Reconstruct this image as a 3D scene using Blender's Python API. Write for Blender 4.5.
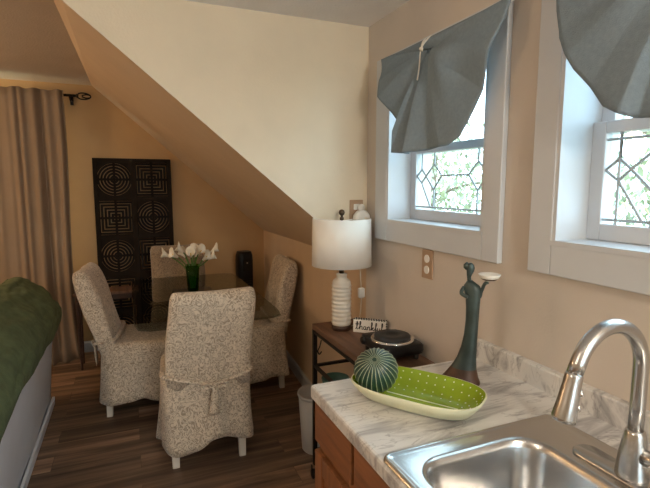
import bpy, bmesh, math, random
from mathutils import Vector, Matrix, noise
for o in list(bpy.data.objects): bpy.data.objects.remove(o)
S = bpy.context.scene
C = S.collection
PI = math.pi

# ------------------------------------------------------------------ camera
cam = bpy.data.objects.new('camera', bpy.data.cameras.new('camera'))
C.objects.link(cam)
cam.location = (0, 0, 1.5)
cam.rotation_euler = (math.radians(90 - 7.035), 0, math.radians(-22.69))
cam.data.sensor_fit = 'HORIZONTAL'
cam.data.sensor_width = 36
cam.data.lens = 36 * 470 / 650
cam.data.clip_start = 0.02
S.camera = cam

# ------------------------------------------------------------------ world, lights, exposure
w = bpy.data.worlds.new('world'); S.world = w; w.use_nodes = True
bg = w.node_tree.nodes['Background']
bg.inputs[0].default_value = (0.68, 0.88, 1.0, 1)
bg.inputs[1].default_value = 5.8
S.view_settings.view_transform = 'Standard'
S.view_settings.look = 'None'
S.view_settings.gamma = 1
S.view_settings.exposure = 0.28

def lamp(name, kind, loc, energy, col, size=0.1, rot=(0, 0, 0), portal=None):
    l = bpy.data.lights.new(name, kind); l.energy = energy; l.color = col
    if kind == 'AREA':
        l.shape = 'RECTANGLE'
        l.size, l.size_y = size if isinstance(size, tuple) else (size, size)
        if portal: l.cycles.is_portal = True
    elif kind != 'SUN': l.shadow_soft_size = size
    o = bpy.data.objects.new(name, l); C.objects.link(o)
    o.location = loc; o.rotation_euler = rot
    return o
lamp('kitchen_ceiling_lamp', 'POINT', (-1.15, 0.25, 1.95), 18, (1.0, 0.82, 0.64), 0.10)
lamp('rear_fill_light', 'POINT', (0.55, -1.2, 1.92), 52, (1.0, 0.84, 0.64), 0.12)  # unseen fill light, added to brighten the dormer cheek wall
lamp('living_room_lamp', 'POINT', (-2.2, 3.2, 1.9), 34, (1.0, 0.66, 0.36), 0.15)
lamp('sun', 'SUN', (0, 0, 8), 26.0, (1.0, 0.88, 0.60), rot=Vector((0.25, -0.90, -0.30)).to_track_quat('-Z', 'Y').to_euler())
# portals: only guide sampling of the sky through the window openings, two of them added for fill
lamp('window_portal', 'AREA', (1.30, 1.535, 1.67), 1, (1, 1, 1), (0.66, 0.64), (0, PI/2, 0), True)
lamp('window_portal', 'AREA', (1.30, 0.63, 1.67), 1, (1, 1, 1), (0.66, 0.66), (0, PI/2, 0), True)
lamp('window_portal', 'AREA', (1.30, -0.85, 1.5), 1, (1, 1, 1), (1.0, 1.1), (0, PI/2, 0), True)
lamp('window_portal', 'AREA', (0.35, -2.75, 1.5), 1, (1, 1, 1), (1.3, 1.2), (-PI/2, 0, 0), True)
lamp('window_portal', 'AREA', (-1.35, 4.78, 1.45), 1, (1, 1, 1), (1.1, 1.5), (PI/2, 0, 0), True)

# ------------------------------------------------------------------ materials
def nodes(name):
    m = bpy.data.materials.new(name); m.use_nodes = True
    return m, m.node_tree.nodes, m.node_tree.links, m.node_tree.nodes['Principled BSDF']
def mat(name, col, rough=0.5, metal=0.0, bump=0.0, bscale=200, vary=0.0, vscale=6, trans=0.0, sss=0, coat=0, stretch=None):
    m, N, L, b = nodes(name)
    b.inputs['Base Color'].default_value = (*col, 1)
    b.inputs['Roughness'].default_value = rough
    b.inputs['Metallic'].default_value = metal
    if trans: b.inputs['Transmission Weight'].default_value = trans
    if coat: b.inputs['Coat Weight'].default_value = coat
    tc = N.new('ShaderNodeTexCoord'); vec = tc.outputs['Object']
    if stretch:
        mp = N.new('ShaderNodeMapping'); mp.inputs['Scale'].default_value = stretch
        L.new(vec, mp.inputs['Vector']); vec = mp.outputs[0]
    n = N.new('ShaderNodeTexNoise'); n.inputs['Scale'].default_value = vscale; n.inputs['Detail'].default_value = 6
    L.new(vec, n.inputs['Vector'])
    r = N.new('ShaderNodeValToRGB')
    v = vary if vary else 0.03
    r.color_ramp.elements[0].position = 0.3; r.color_ramp.elements[1].position = 0.7
    r.color_ramp.elements[0].color = (*[c * (1 - v) for c in col], 1)
    r.color_ramp.elements[1].color = (*[min(1, c * (1 + v)) for c in col], 1)
    L.new(n.outputs['Fac'], r.inputs[0]); L.new(r.outputs[0], b.inputs['Base Color'])
    if bump:
        n2 = N.new('ShaderNodeTexNoise'); n2.inputs['Scale'].default_value = bscale; n2.inputs['Detail'].default_value = 3
        L.new(vec, n2.inputs['Vector'])
        bp = N.new('ShaderNodeBump'); bp.inputs['Strength'].default_value = bump; bp.inputs['Distance'].default_value = 0.01
        L.new(n2.outputs['Fac'], bp.inputs['Height']); L.new(bp.outputs[0], b.inputs['Normal'])
    return m
def ramp(N, stops):
    r = N.new('ShaderNodeValToRGB'); e = r.color_ramp.elements
    e[0].position, e[0].color = stops[0][0], (*stops[0][1], 1)
    e[1].position, e[1].color = stops[1][0], (*stops[1][1], 1)
    for p, c in stops[2:]:
        x = e.new(p); x.color = (*c, 1)
    return r
def glass_mat(name, tint, refl=0.06, rough=0.0, fres=1.45):
    m, N, L, b = nodes(name); N.remove(b)
    out = N['Material Output']
    t = N.new('ShaderNodeBsdfTransparent'); t.inputs[0].default_value = (*tint, 1)
    g = N.new('ShaderNodeBsdfGlossy'); g.inputs['Roughness'].default_value = rough
    lw = N.new('ShaderNodeLayerWeight'); lw.inputs[0].default_value = 0.5
    pw = N.new('ShaderNodeMath'); pw.operation = 'POWER'; pw.inputs[1].default_value = 5
    f = N.new('ShaderNodeMath'); f.operation = 'MULTIPLY_ADD'; f.inputs[1].default_value = 0.9; f.inputs[2].default_value = 0.035
    L.new(lw.outputs['Facing'], pw.inputs[0]); L.new(pw.outputs[0], f.inputs[0])
    mx = N.new('ShaderNodeMixShader')
    L.new(f.outputs[0], mx.inputs[0]); L.new(t.outputs[0], mx.inputs[1]); L.new(g.outputs[0], mx.inputs[2])
    L.new(mx.outputs[0], out.inputs[0])
    return m
def m_floor():
    m, N, L, b = nodes('walnut_planks')
    tc = N.new('ShaderNodeTexCoord')
    br = N.new('ShaderNodeTexBrick'); br.offset = 0.37; br.inputs['Scale'].default_value = 1
    br.inputs['Brick Width'].default_value = 1.2; br.inputs['Row Height'].default_value = 0.15
    br.inputs['Mortar Size'].default_value = 0.0015; br.inputs['Bias'].default_value = 0
    br.inputs['Color1'].default_value = (0, 0, 0, 1); br.inputs['Color2'].default_value = (1, 1, 1, 1)
    br.inputs['Mortar'].default_value = (0.0, 0.0, 0.0, 1)
    L.new(tc.outputs['Object'], br.inputs['Vector'])
    mp = N.new('ShaderNodeMapping'); mp.inputs['Scale'].default_value = (0.9, 16, 1)
    L.new(tc.outputs['Object'], mp.inputs['Vector'])
    ad = N.new('ShaderNodeVectorMath'); ad.operation = 'ADD'
    sc = N.new('ShaderNodeVectorMath'); sc.operation = 'SCALE'; sc.inputs['Scale'].default_value = 7.0
    L.new(br.outputs['Color'], sc.inputs[0]); L.new(mp.outputs[0], ad.inputs[0]); L.new(sc.outputs[0], ad.inputs[1])
    n = N.new('ShaderNodeTexNoise'); n.inputs['Scale'].default_value = 1.0; n.inputs['Detail'].default_value = 7
    n.inputs['Roughness'].default_value = 0.62; n.inputs['Distortion'].default_value = 0.5
    L.new(ad.outputs[0], n.inputs['Vector'])
    r = ramp(N, [(0.30, (0.060, 0.036, 0.024)), (0.72, (0.50, 0.375, 0.275)), (0.47, (0.195, 0.128, 0.09)), (0.58, (0.34, 0.225, 0.150))])
    L.new(n.outputs['Fac'], r.inputs[0])
    mx = N.new('ShaderNodeMix'); mx.data_type = 'RGBA'; mx.blend_type = 'MULTIPLY'; mx.inputs[0].default_value = 1
    r2 = ramp(N, [(0, (0.55, 0.55, 0.55)), (1, (1.25, 1.2, 1.15))])
    L.new(br.outputs['Color'], r2.inputs[0])
    L.new(r.outputs[0], mx.inputs[6]); L.new(r2.outputs[0], mx.inputs[7])
    L.new(mx.outputs[2], b.inputs['Base Color'])
    b.inputs['Roughness'].default_value = 0.42
    return m
def m_marble():
    m, N, L, b = nodes('marble_laminate')
    tc = N.new('ShaderNodeTexCoord')
    mp = N.new('ShaderNodeMapping'); mp.inputs['Rotation'].default_value = (0, 0, math.radians(-62)); mp.inputs['Scale'].default_value = (2.2, 11, 6)
    L.new(tc.outputs['Object'], mp.inputs['Vector'])
    n = N.new('ShaderNodeTexNoise'); n.inputs['Scale'].default_value = 1.3; n.inputs['Detail'].default_value = 8; n.inputs['Roughness'].default_value = 0.6; n.inputs['Distortion'].default_value = 1.1
    L.new(mp.outputs[0], n.inputs['Vector'])
    r = ramp(N, [(0.30, (0.24, 0.235, 0.24)), (0.64, (0.70, 0.69, 0.67)), (0.41, (0.42, 0.41, 0.41)), (0.50, (0.65, 0.64, 0.62)), (0.72, (0.77, 0.76, 0.74))])
    L.new(n.outputs['Fac'], r.inputs[0])
    mp2 = N.new('ShaderNodeMapping'); mp2.inputs['Rotation'].default_value = (0, 0, math.radians(-52)); mp2.inputs['Scale'].default_value = (5, 16, 8)
    L.new(tc.outputs['Object'], mp2.inputs['Vector'])
    n2 = N.new('ShaderNodeTexNoise'); n2.inputs['Scale'].default_value = 1.0; n2.inputs['Detail'].default_value = 5; n2.inputs['Distortion'].default_value = 1.6
    L.new(mp2.outputs[0], n2.inputs['Vector'])
    r2 = ramp(N, [(0.485, (1, 1, 1)), (0.515, (1, 1, 1)), (0.5, (0.62, 0.61, 0.62))])
    L.new(n2.outputs['Fac'], r2.inputs[0])
    mx = N.new('ShaderNodeMix'); mx.data_type = 'RGBA'; mx.blend_type = 'MULTIPLY'; mx.inputs[0].default_value = 0.9
    L.new(r.outputs[0], mx.inputs[6]); L.new(r2.outputs[0], mx.inputs[7]); L.new(mx.outputs[2], b.inputs['Base Color'])
    b.inputs['Roughness'].default_value = 0.28
    return m
def m_damask(name, light, dark):
    m, N, L, b = nodes(name)
    tc = N.new('ShaderNodeTexCoord')
    n = N.new('ShaderNodeTexNoise'); n.inputs['Scale'].default_value = 22; n.inputs['Detail'].default_value = 2; n.inputs['Distortion'].default_value = 2.2
    L.new(tc.outputs['Object'], n.inputs['Vector'])
    ma = N.new('ShaderNodeMath'); ma.operation = 'PINGPONG'; ma.inputs[1].default_value = 0.10
    L.new(n.outputs['Fac'], ma.inputs[0])
    mid = tuple((a + c) / 2 for a, c in zip(light, dark))
    r = ramp(N, [(0.018, dark), (0.075, light), (0.036, mid)])
    L.new(ma.outputs[0], r.inputs[0]); L.new(r.outputs[0], b.inputs['Base Color'])
    b.inputs['Roughness'].default_value = 0.85; b.inputs['Sheen Weight'].default_value = 0.25
    n2 = N.new('ShaderNodeTexNoise'); n2.inputs['Scale'].default_value = 350
    L.new(tc.outputs['Object'], n2.inputs['Vector'])
    bp = N.new('ShaderNodeBump'); bp.inputs['Strength'].default_value = 0.2; bp.inputs['Distance'].default_value = 0.004
    L.new(n2.outputs['Fac'], bp.inputs['Height']); L.new(bp.outputs[0], b.inputs['Normal'])
    return m
M = {}
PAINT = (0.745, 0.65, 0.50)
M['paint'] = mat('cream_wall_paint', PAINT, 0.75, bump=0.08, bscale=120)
M['paint_light_tinted'] = mat('cream_paint_light_tinted', (0.605, 0.54, 0.475), 0.75, bump=0.08, bscale=120)  # same cream paint, with the right wall's light tint put into the colour
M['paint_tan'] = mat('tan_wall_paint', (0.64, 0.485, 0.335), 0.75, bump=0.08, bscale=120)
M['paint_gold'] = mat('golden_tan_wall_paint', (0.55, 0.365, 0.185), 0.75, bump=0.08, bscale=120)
M['ceil'] = mat('ceiling_paint', (0.84, 0.82, 0.81), 0.9, bump=0.35, bscale=90)
M['trim'] = mat('white_trim_paint', (0.58, 0.61, 0.65), 0.4)
M['floor'] = m_floor()
M['marble'] = m_marble()
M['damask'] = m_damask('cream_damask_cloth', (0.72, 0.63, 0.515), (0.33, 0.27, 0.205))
M['damask_dark'] = m_damask('darker_damask_cloth', (0.36, 0.28, 0.20), (0.20, 0.15, 0.105))  # same damask pattern in darker browns, used on the far chair
M['legwhite'] = mat('offwhite_painted_wood', (0.72, 0.68, 0.62), 0.5)
M['curtain'] = mat('taupe_curtain_cloth', (0.29, 0.215, 0.15), 0.9, bump=0.2, bscale=300, vary=0.05)
M['iron'] = mat('black_iron', (0.02, 0.018, 0.017), 0.45, 0.6)
M['carved'] = mat('carved_black_wood', (0.016, 0.011, 0.008), 0.75, vary=0.3, vscale=12)
M['carved'].node_tree.nodes['Principled BSDF'].inputs['Specular IOR Level'].default_value = 0.15
M['darkwood'] = mat('dark_brown_wood', (0.055, 0.026, 0.016), 0.4, vary=0.3, vscale=5, stretch=(1, 10, 10))
M['rustic'] = mat('rustic_brown_wood', (0.145, 0.075, 0.044), 0.55, vary=0.5, vscale=3, stretch=(9, 1.3, 9))
M['oak'] = mat('honey_oak', (0.235, 0.092, 0.034), 0.42, vary=0.28, vscale=4, stretch=(12, 1.2, 12))
M['oakv'] = mat('honey_oak_upright', (0.235, 0.092, 0.034), 0.42, vary=0.28, vscale=4, stretch=(12, 12, 1.2))
M['slip'] = mat('white_slipcover', (0.76, 0.82, 0.93), 0.9, bump=0.25, bscale=160)
M['green'] = mat('green_throw_cloth', (0.105, 0.145, 0.070), 0.95, bump=0.5, bscale=140, vary=0.25, vscale=16)
M['valance'] = mat('blue_grey_linen', (0.215, 0.28, 0.335), 0.9, bump=0.3, bscale=420, vary=0.08, vscale=90)
M['cordwhite'] = mat('white_cord', (0.75, 0.73, 0.68), 0.7)
M['steel'] = mat('brushed_steel', (0.58, 0.58, 0.58), 0.24, 1.0, bump=0.03, bscale=60, stretch=(60, 3, 3))
M['nickel'] = mat('brushed_nickel', (0.53, 0.53, 0.53), 0.26, 1.0)
M['chrome'] = mat('chrome', (0.75, 0.74, 0.72), 0.12, 1.0)
M['blackplastic'] = mat('black_plastic', (0.012, 0.012, 0.013), 0.35)
M['blackplastic'].node_tree.nodes['Principled BSDF'].inputs['Specular IOR Level'].default_value = 0.3
M['blackglass'] = mat('black_gloss', (0.008, 0.009, 0.011), 0.12)
M['plate_black'] = mat('black_burner_iron', (0.025, 0.025, 0.027), 0.5)
M['shade'] = mat('white_linen_shade', (0.86, 0.84, 0.79), 0.85, bump=0.12, bscale=350, trans=0.0)
M['ceramic'] = mat('cream_ceramic', (0.66, 0.62, 0.55), 0.45)
M['bronze'] = mat('dark_bronze', (0.075, 0.05, 0.032), 0.4, 0.7)
M['plastic'] = mat('white_plastic', (0.80, 0.79, 0.76), 0.4)
M['tanplate'] = mat('tan_switch_plate', (0.42, 0.28, 0.18), 0.45)
M['bin'] = mat('pale_grey_plastic', (0.50, 0.50, 0.49), 0.45)
M['teal'] = mat('teal_ceramic', (0.06, 0.16, 0.13), 0.3)
M['tray_out'] = mat('cream_glaze', (0.72, 0.72, 0.50), 0.3)
M['tray_green'] = mat('lime_green_glaze', (0.27, 0.38, 0.018), 0.25)
M['dot'] = mat('white_dot_glaze', (0.82, 0.85, 0.62), 0.3)
M['ballgreen'] = mat('dark_green_glaze', (0.018, 0.052, 0.036), 0.35)
M['rib'] = mat('pale_rib_glaze', (0.42, 0.46, 0.32), 0.4)
M['statue'] = mat('patinated_bronze', (0.048, 0.070, 0.068), 0.42, 0.3, vary=0.4, vscale=14)
M['statue_b'] = mat('brown_bronze', (0.085, 0.045, 0.03), 0.42, 0.3, vary=0.4, vscale=20)
M['dish'] = mat('white_dish_glaze', (0.80, 0.78, 0.72), 0.35)
M['petal'] = mat('white_petal', (0.88, 0.84, 0.74), 0.6)
M['yellow'] = mat('yellow_spadix', (0.75, 0.50, 0.08), 0.6)
M['stem'] = mat('green_stem', (0.08, 0.19, 0.04), 0.5)
M['foliage'] = mat('bright_leaf', (0.30, 0.35, 0.25), 0.7, vary=0.4, vscale=2)
M['lawn'] = mat('dry_lawn', (0.16, 0.17, 0.10), 0.95, vary=0.4, vscale=3)
M['ceil_warm'] = mat('tan_ceiling_paint', (0.60, 0.50, 0.40), 0.9, bump=0.35, bscale=90)
M['bark'] = mat('grey_bark', (0.16, 0.13, 0.10), 0.9, bump=0.5, bscale=30)
M['lead'] = mat('lead_came', (0.42, 0.47, 0.50), 0.4, 0.3)
M['glass'] = glass_mat('window_glass', (0.93, 0.97, 0.98))
M['tableglass'] = glass_mat('table_glass', (0.66, 0.69, 0.65), fres=1.5)
M['vaseglass'] = glass_mat('green_vase_glass', (0.36, 0.62, 0.18), fres=1.45)
M['ink'] = mat('black_ink', (0.02, 0.02, 0.02), 0.7)
M['signface'] = mat('white_sign_face', (0.80, 0.77, 0.72), 0.7)
M['rubber'] = mat('dark_rubber', (0.03, 0.03, 0.03), 0.7)

# ------------------------------------------------------------------ mesh helpers
def obj(name, bm, m, parent=None, smooth=False, mods=None):
    bmesh.ops.recalc_face_normals(bm, faces=bm.faces)
    me = bpy.data.meshes.new(name); bm.to_mesh(me); bm.free()
    for mm in (m if isinstance(m, (list, tuple)) else [m]): me.materials.append(mm)
    if smooth:
        for p in me.polygons: p.use_smooth = True
    o = bpy.data.objects.new(name, me); C.objects.link(o)
    if parent: o.parent = parent
    return o
def tag(o, label=None, cat=None, group=None, kind=None):
    if label: o['label'] = label
    if cat: o['category'] = cat
    if group: o['group'] = group
    if kind: o['kind'] = kind
    return o
def thing(name, label, cat, loc=(0, 0, 0), rz=0, group=None):
    o = bpy.data.objects.new(name, None); C.objects.link(o)
    o.empty_display_size = 0.05
    o.location = loc; o.rotation_euler = (0, 0, rz)
    return tag(o, label, cat, group)
def struct(name, bm, m, smooth=False):
    return tag(obj(name, bm, m, None, smooth), kind='structure')
def BM(): return bmesh.new()
def box(bm, a, b, bev=0.0, seg=2, mi=0):
    """axis aligned box from corner a to corner b"""
    vs = [bm.verts.new((x, y, z)) for x in (a[0], b[0]) for y in (a[1], b[1]) for z in (a[2], b[2])]
    idx = [(0, 1, 3, 2), (4, 6, 7, 5), (0, 4, 5, 1), (2, 3, 7, 6), (0, 2, 6, 4), (1, 5, 7, 3)]
    fs = [bm.faces.new([vs[i] for i in f]) for f in idx]
    for f in fs: f.material_index = mi
    if bev:
        es = list({e for f in fs for e in f.edges})
        r = bmesh.ops.bevel(bm, geom=es, offset=bev, segments=seg, affect='EDGES', profile=0.5)
        for f in r['faces']: f.material_index = mi
    return bm
def loft(bm, rings, caps=(True, True), closed=True, mi=0):
    V = [[bm.verts.new(p) for p in r] for r in rings]
    n = len(V[0])
    for a, b in zip(V, V[1:]):
        for i in range(n if closed else n - 1):
            j = (i + 1) % n
            f = bm.faces.new((a[i], a[j], b[j], b[i])); f.material_index = mi
    if caps[0]: bm.faces.new(list(reversed(V[0]))).material_index = mi
    if caps[1]: bm.faces.new(V[-1]).material_index = mi
    return V
def lathe(bm, prof, n=32, c=(0, 0, 0), caps=(True, True), mi=0, axis='Z'):
    rings = []
    for r, z in prof:
        ring = []
        for i in range(n):
            a = 2 * PI * i / n
            p = (r * math.cos(a), r * math.sin(a), z)
            if axis == 'X': p = (z, p[0], p[1])
            if axis == 'Y': p = (p[0], z, p[1])
            ring.append((p[0] + c[0], p[1] + c[1], p[2] + c[2]))
        rings.append(ring)
    return loft(bm, rings, caps, True, mi)
def tube(bm, pts, r, n=10, mi=0, caps=True, flat=1.0):
    pts = [Vector(p) for p in pts]
    rs = r if isinstance(r, (list, tuple)) else [r] * len(pts)
    t0 = (pts[1] - pts[0]).normalized()
    up = Vector((0, 0, 1)) if abs(t0.z) < 0.9 else Vector((0, 1, 0))
    u = t0.cross(up).normalized()
    rings = []
    for i, p in enumerate(pts):
        t = (pts[min(i + 1, len(pts) - 1)] - pts[max(i - 1, 0)]).normalized()
        u = (u - t * u.dot(t)).normalized(); v = t.cross(u)
        rings.append([p + (u * math.cos(2 * PI * k / n) + v * math.sin(2 * PI * k / n) * flat) * rs[i] for k in range(n)])
    return loft(bm, rings, (caps, caps), True, mi)
def cr(pts, k=6, closed=False):
    """Catmull-Rom through points"""
    P = [Vector(p) for p in pts]; out = []
    n = len(P)
    for i in range(n if closed else n - 1):
        if closed: a, b, c, d = P[(i - 1) % n], P[i], P[(i + 1) % n], P[(i + 2) % n]
        else: a, b, c, d = P[max(i - 1, 0)], P[i], P[i + 1], P[min(i + 2, n - 1)]
        for j in range(k):
            t = j / k
            out.append(0.5 * ((2 * b) + (c - a) * t + (2 * a - 5 * b + 4 * c - d) * t * t + (3 * b - a - 3 * c + d) * t ** 3))
    if not closed: out.append(P[-1])
    return out
def srect(hx, hy, cx=0, cy=0, z=0, n=48, e=6.0):
    """super-ellipse ring"""
    out = []
    for i in range(n):
        a = 2 * PI * i / n
        c, s = math.cos(a), math.sin(a)
        k = (abs(c) ** e + abs(s) ** e) ** (-1 / e)
        out.append((cx + hx * c * k, cy + hy * s * k, z))
    return out
def prism(bm, poly, axis, a, b, mi=0):
    """extrude a 2D polygon along an axis from a to b"""
    def P(u, v, t):
        return {'X': (t, u, v), 'Y': (u, t, v), 'Z': (u, v, t)}[axis]
    loft(bm, [[P(u, v, a) for u, v in poly], [P(u, v, b) for u, v in poly]], mi=mi)

# ------------------------------------------------------------------ room shell
XW, YC, YB = 1.09, 2.07, 4.65
ZD, ZM = 2.245, 2.365               # dormer ceiling, main ceiling
XL, YR = -3.6, -2.6                 # far left wall, wall behind the camera
KX = lambda y: XW + 0.0672 * (y - YC)
bm = BM(); box(bm, (XL - .1, YR - .1, -0.1), (1.6, YB + .2, 0)); struct('floor', bm, M['floor'])
bm = BM(); box(bm, (-14, -14, -2.8), (22, 24, -2.6)); struct('ground', bm, M['lawn'])

W1 = (1.222, 1.848); W2 = (0.300, 0.946); WZ = (1.340, 1.985); WT = 0.22
bm = BM()
x0, x1 = XW, XW + WT
W5 = (-1.4, -0.3)
box(bm, (x0, YR, 0), (x1, W5[0], WZ[1])); box(bm, (x0, W5[0], 0), (x1, W5[1], 1.0)); box(bm, (x0, W5[1], 0), (x1, YC + 0.0, WZ[0])); box(bm, (x0, YR, WZ[1]), (x1, YC, ZD + .15))
box(bm, (x0, W5[1], WZ[0]), (x1, W2[0], WZ[1])); box(bm, (x0, W2[1], WZ[0]), (x1, W1[0], WZ[1])); box(bm, (x0, W1[1], WZ[0]), (x1, YC, WZ[1]))
struct('wall_right', bm, M['paint_light_tinted'])

A = (-0.285, 2.36); A1 = (-0.19, 2.183); B = (1.094, 1.111); Cc = (KX(YB), 1.053); D = (-0.238, 2.358)
# low knee wall under the slope
bm = BM()
q = [(XW, YC, 0), (KX(YB), YB, 0), (KX(YB), YB, 1.07), (XW, YC, 1.125)]
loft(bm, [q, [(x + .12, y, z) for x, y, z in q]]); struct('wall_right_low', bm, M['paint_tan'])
# sloped ceiling
bm = BM()
y_ = YC + .002
q = [(A[0], y_, A[1]), (A1[0], y_, A1[1]), (B[0], y_, B[1]), (Cc[0], YB, Cc[1]), (D[0], YB, D[1])]
lo = [bm.verts.new(p) for p in q]; hi = [bm.verts.new((x + .07, max(y, YC + .05), z + .08)) for x, y, z in q]
for L_ in (lo, hi): bm.faces.new((L_[0], L_[1], L_[4])); bm.faces.new((L_[1], L_[2], L_[3], L_[4]))
for a in range(5): bm.faces.new((lo[a], lo[(a + 1) % 5], hi[(a + 1) % 5], hi[a]))
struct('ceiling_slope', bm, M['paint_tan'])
# dormer cheek wall above the slope
bm = BM()
q = [(XL, ZD), (-0.223, ZD), A1, B, (1.30, 1.0), (1.30, ZM + .1), (XL, ZM + .1)]
q2 = [(XL, ZM + .02), (-0.28, ZM + .02), (A1[0], A1[1] + .09), (B[0], B[1] + .09), (1.30, 1.0), (1.30, ZM + .1), (XL, ZM + .1)]
loft(bm, [[(x, YC, z) for x, z in q], [(x, YC + .03, z) for x, z in q2]])
struct('wall_dormer', bm, M['paint'])
bm = BM(); box(bm, (XL, YR, ZD), (1.3, YC, ZD + .1)); struct('ceiling_dormer', bm, M['ceil'])
bm = BM()
q = [(XL, YC, ZM), (A[0] + .01, YC, ZM), (D[0] + .01, YB, ZM - .004), (XL, YB, ZM)]
loft(bm, [q, [(x, y, z + .1) for x, y, z in q]]); struct('ceiling', bm, M['ceil_warm'])
# back wall with the curtained window
BX = (-1.9, -0.78); BZ = (0.75, 2.24)
bm = BM()
for a, b in (((XL, 0), (BX[0], 2.5)), ((BX[1], 0), (1.5, 2.5)), ((BX[0], 0), (BX[1], BZ[0])), ((BX[0], BZ[1]), (BX[1], 2.5))):
    box(bm, (a[0], YB, a[1]), (b[0], YB + .14, b[1]))
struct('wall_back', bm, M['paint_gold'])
bm = BM(); box(bm, (XL - .1, YR, 0), (XL, YB, 2.5)); struct('wall_left', bm, M['paint'])
RX = (-0.3, 1.0); RZ = (0.9, 2.1)
bm = BM()
for a, b in (((XL, 0), (RX[0], 2.5)), ((RX[1], 0), (1.3, 2.5)), ((RX[0], 0), (RX[1], RZ[0])), ((RX[0], RZ[1]), (RX[1], 2.5))):
    box(bm, (a[0], YR - .12, a[1]), (b[0], YR, b[1]))
struct('wall_rear', bm, M['paint'])
# baseboards
bm = BM(); prism(bm, [(YB, 0), (YB - .016, 0), (YB - .016, .085), (YB - .008, .1), (YB, .1)], 'X', XL, KX(YB)); struct('baseboard_back', bm, M['trim'])
bm = BM()
prof = [(0, 0), (-.016, 0), (-.016, .085), (-.008, .1), (0, .1)]
loft(bm, [[(KX(y) + dx, y, z) for dx, z in prof] for y in (1.25, YB - .016)]); struct('baseboard_right', bm, M['trim'])

# ------------------------------------------------------------------ windows in the right wall
def came_net(y0, y1, z0, z1, x, parent, border=True):
    bm = BM()
    U = lambda u, v: (x, y0 + (y1 - y0) * u, z0 + (z1 - z0) * v)
    def seg(a, b, r=.0040):
        tube(bm, [U(*a), U(*b)], r, 6)
    # border strips
    for v in ((.05, .93) if border else (.05,)): seg((0, v), (1, v))
    if border:
        for u in (.07, .93): seg((u, 0), (u, 1))
    # tall hexagons with a wide hexagon between them and small diamonds
    L = [((.34, .60), (.66, .60)), ((.34, .60), (.24, .80)), ((.66, .60), (.76, .80)), ((.24, .80), (.24, 1)), ((.76, .80), (.76, 1)),
         ((.34, .60), (.24, .36)), ((.66, .60), (.76, .36)), ((.24, .36), (.24, .07)), ((.76, .36), (.76, .07)), ((.24, .36), (.13, .60)), ((.76, .36), (.87, .60)),
         ((.13, .60), (.24, .80)), ((.87, .60), (.76, .80)), ((.13, .60), (.07, .48)), ((.87, .60), (.93, .48)), ((.13, .60), (.07, .72)), ((.87, .60), (.93, .72)),
         
         ((.07, .48), (.0, .60)), ((.07, .72), (.0, .60)), ((.93, .48), (1, .60)), ((.93, .72), (1, .60)), ((.07, .72), (.07, 1)), ((.93, .72), (.93, 1)), ((.07, .48), (.20, .05)), ((.93, .48), (.80, .05)), ((.24, .0), (.24, .07)), ((.76, 0), (.76, .07))]
    for a, b in L: seg(a, b)
    obj('came', bm, M['lead'], parent)
def window(name, y0, y1, ct):
    z0, z1 = WZ
    w = tag(bpy.data.objects.new(name, None), kind='structure'); C.objects.link(w)
    w.empty_display_size = .05
    w.location = (XW, (y0 + y1) / 2, z0)
    def put(nm, bm, m, par=w):
        o = obj(nm, bm, m); o.parent = par; o.matrix_parent_inverse = Matrix.Translation(-Vector(w.location)) if par is w else Matrix(); return o
    xs = XW + .098
    # casing: flat boards proud of the wall
    bm = BM(); c = ct; X = (XW - .020, XW)
    zb, zt = z0 - .085, z1 + .075
    box(bm, (X[0], y0 - c[0], zb), (X[1], y0, zt), .003); box(bm, (X[0], y1, zb), (X[1], y1 + c[1], zt), .003)
    box(bm, (X[0], y0, zb), (X[1], y1, z0), .003); box(bm, (X[0], y0, z1), (X[1], y1, zt), .003)
    put('casing', bm, M['trim'])
    bm = BM(); t = .012
    box(bm, (XW - .022, y0 - .001, z0 - .002), (xs + .06, y1 + .001, z0 + t)); box(bm, (XW - .018, y0 - .001, z1 - t), (xs + .06, y1 + .001, z1 + .001))
    box(bm, (XW - .018, y0 - .001, z0), (xs + .06, y0 + t, z1)); box(bm, (XW - .018, y1 - t, z0), (xs + .06, y1 + .001, z1))
    put('jamb', bm, M['trim'])
    a, b = y0 + t, y1 - t; zl, zh = z0 + t, z1 - t; zm = 1.640
    st = .040
    # lower sash
    def sash(nm, x, zlo, zhi, bot, top):
        bm = BM()
        box(bm, (x, a, zlo), (x + .03, a + st, zhi), .003); box(bm, (x, b - st, zlo), (x + .03, b, zhi), .003)
        box(bm, (x, a + st, zlo), (x + .03, b - st, zlo + bot), .003); box(bm, (x, a + st, zhi - top), (x + .03, b - st, zhi), .003)
        return put(nm, bm, M['trim'])
    put_g = lambda x, zlo, zhi, par: obj('pane', box(BM(), (x + .012 - XW, a + st - (y0 + y1) / 2, zlo - z0), (x + .017 - XW, b - st - (y0 + y1) / 2, zhi - z0)), M['glass'], par)
    s1 = sash('sash', xs, zl, zm + .032, .045, .032)
    s2 = sash('sash', xs + .031, zm, zh, .032, .04)
    for s, x, zlo, zhi in ((s1, xs, zl + .045, zm), (s2, xs + .031, zm + .032, zh - .04)):
        bm = BM(); box(bm, (x + .012, a + st - .004, zlo - .004), (x + .017, b - st + .004, zhi + .004))
        g = obj('pane', bm, M['glass']); g.parent = s; g.matrix_parent_inverse = s.matrix_parent_inverse.copy()
        g.matrix_parent_inverse = (Matrix.Translation(Vector((0, 0, 0))))
    came_net(a + st, b - st, zl + .045, zm, xs + .010, s1, name == 'window_2')
    # sash lock is on the meeting rail
    return w
window('window_1', *W1, (.076, .104)); window('window_2', *W2, (.076, .079))

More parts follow.
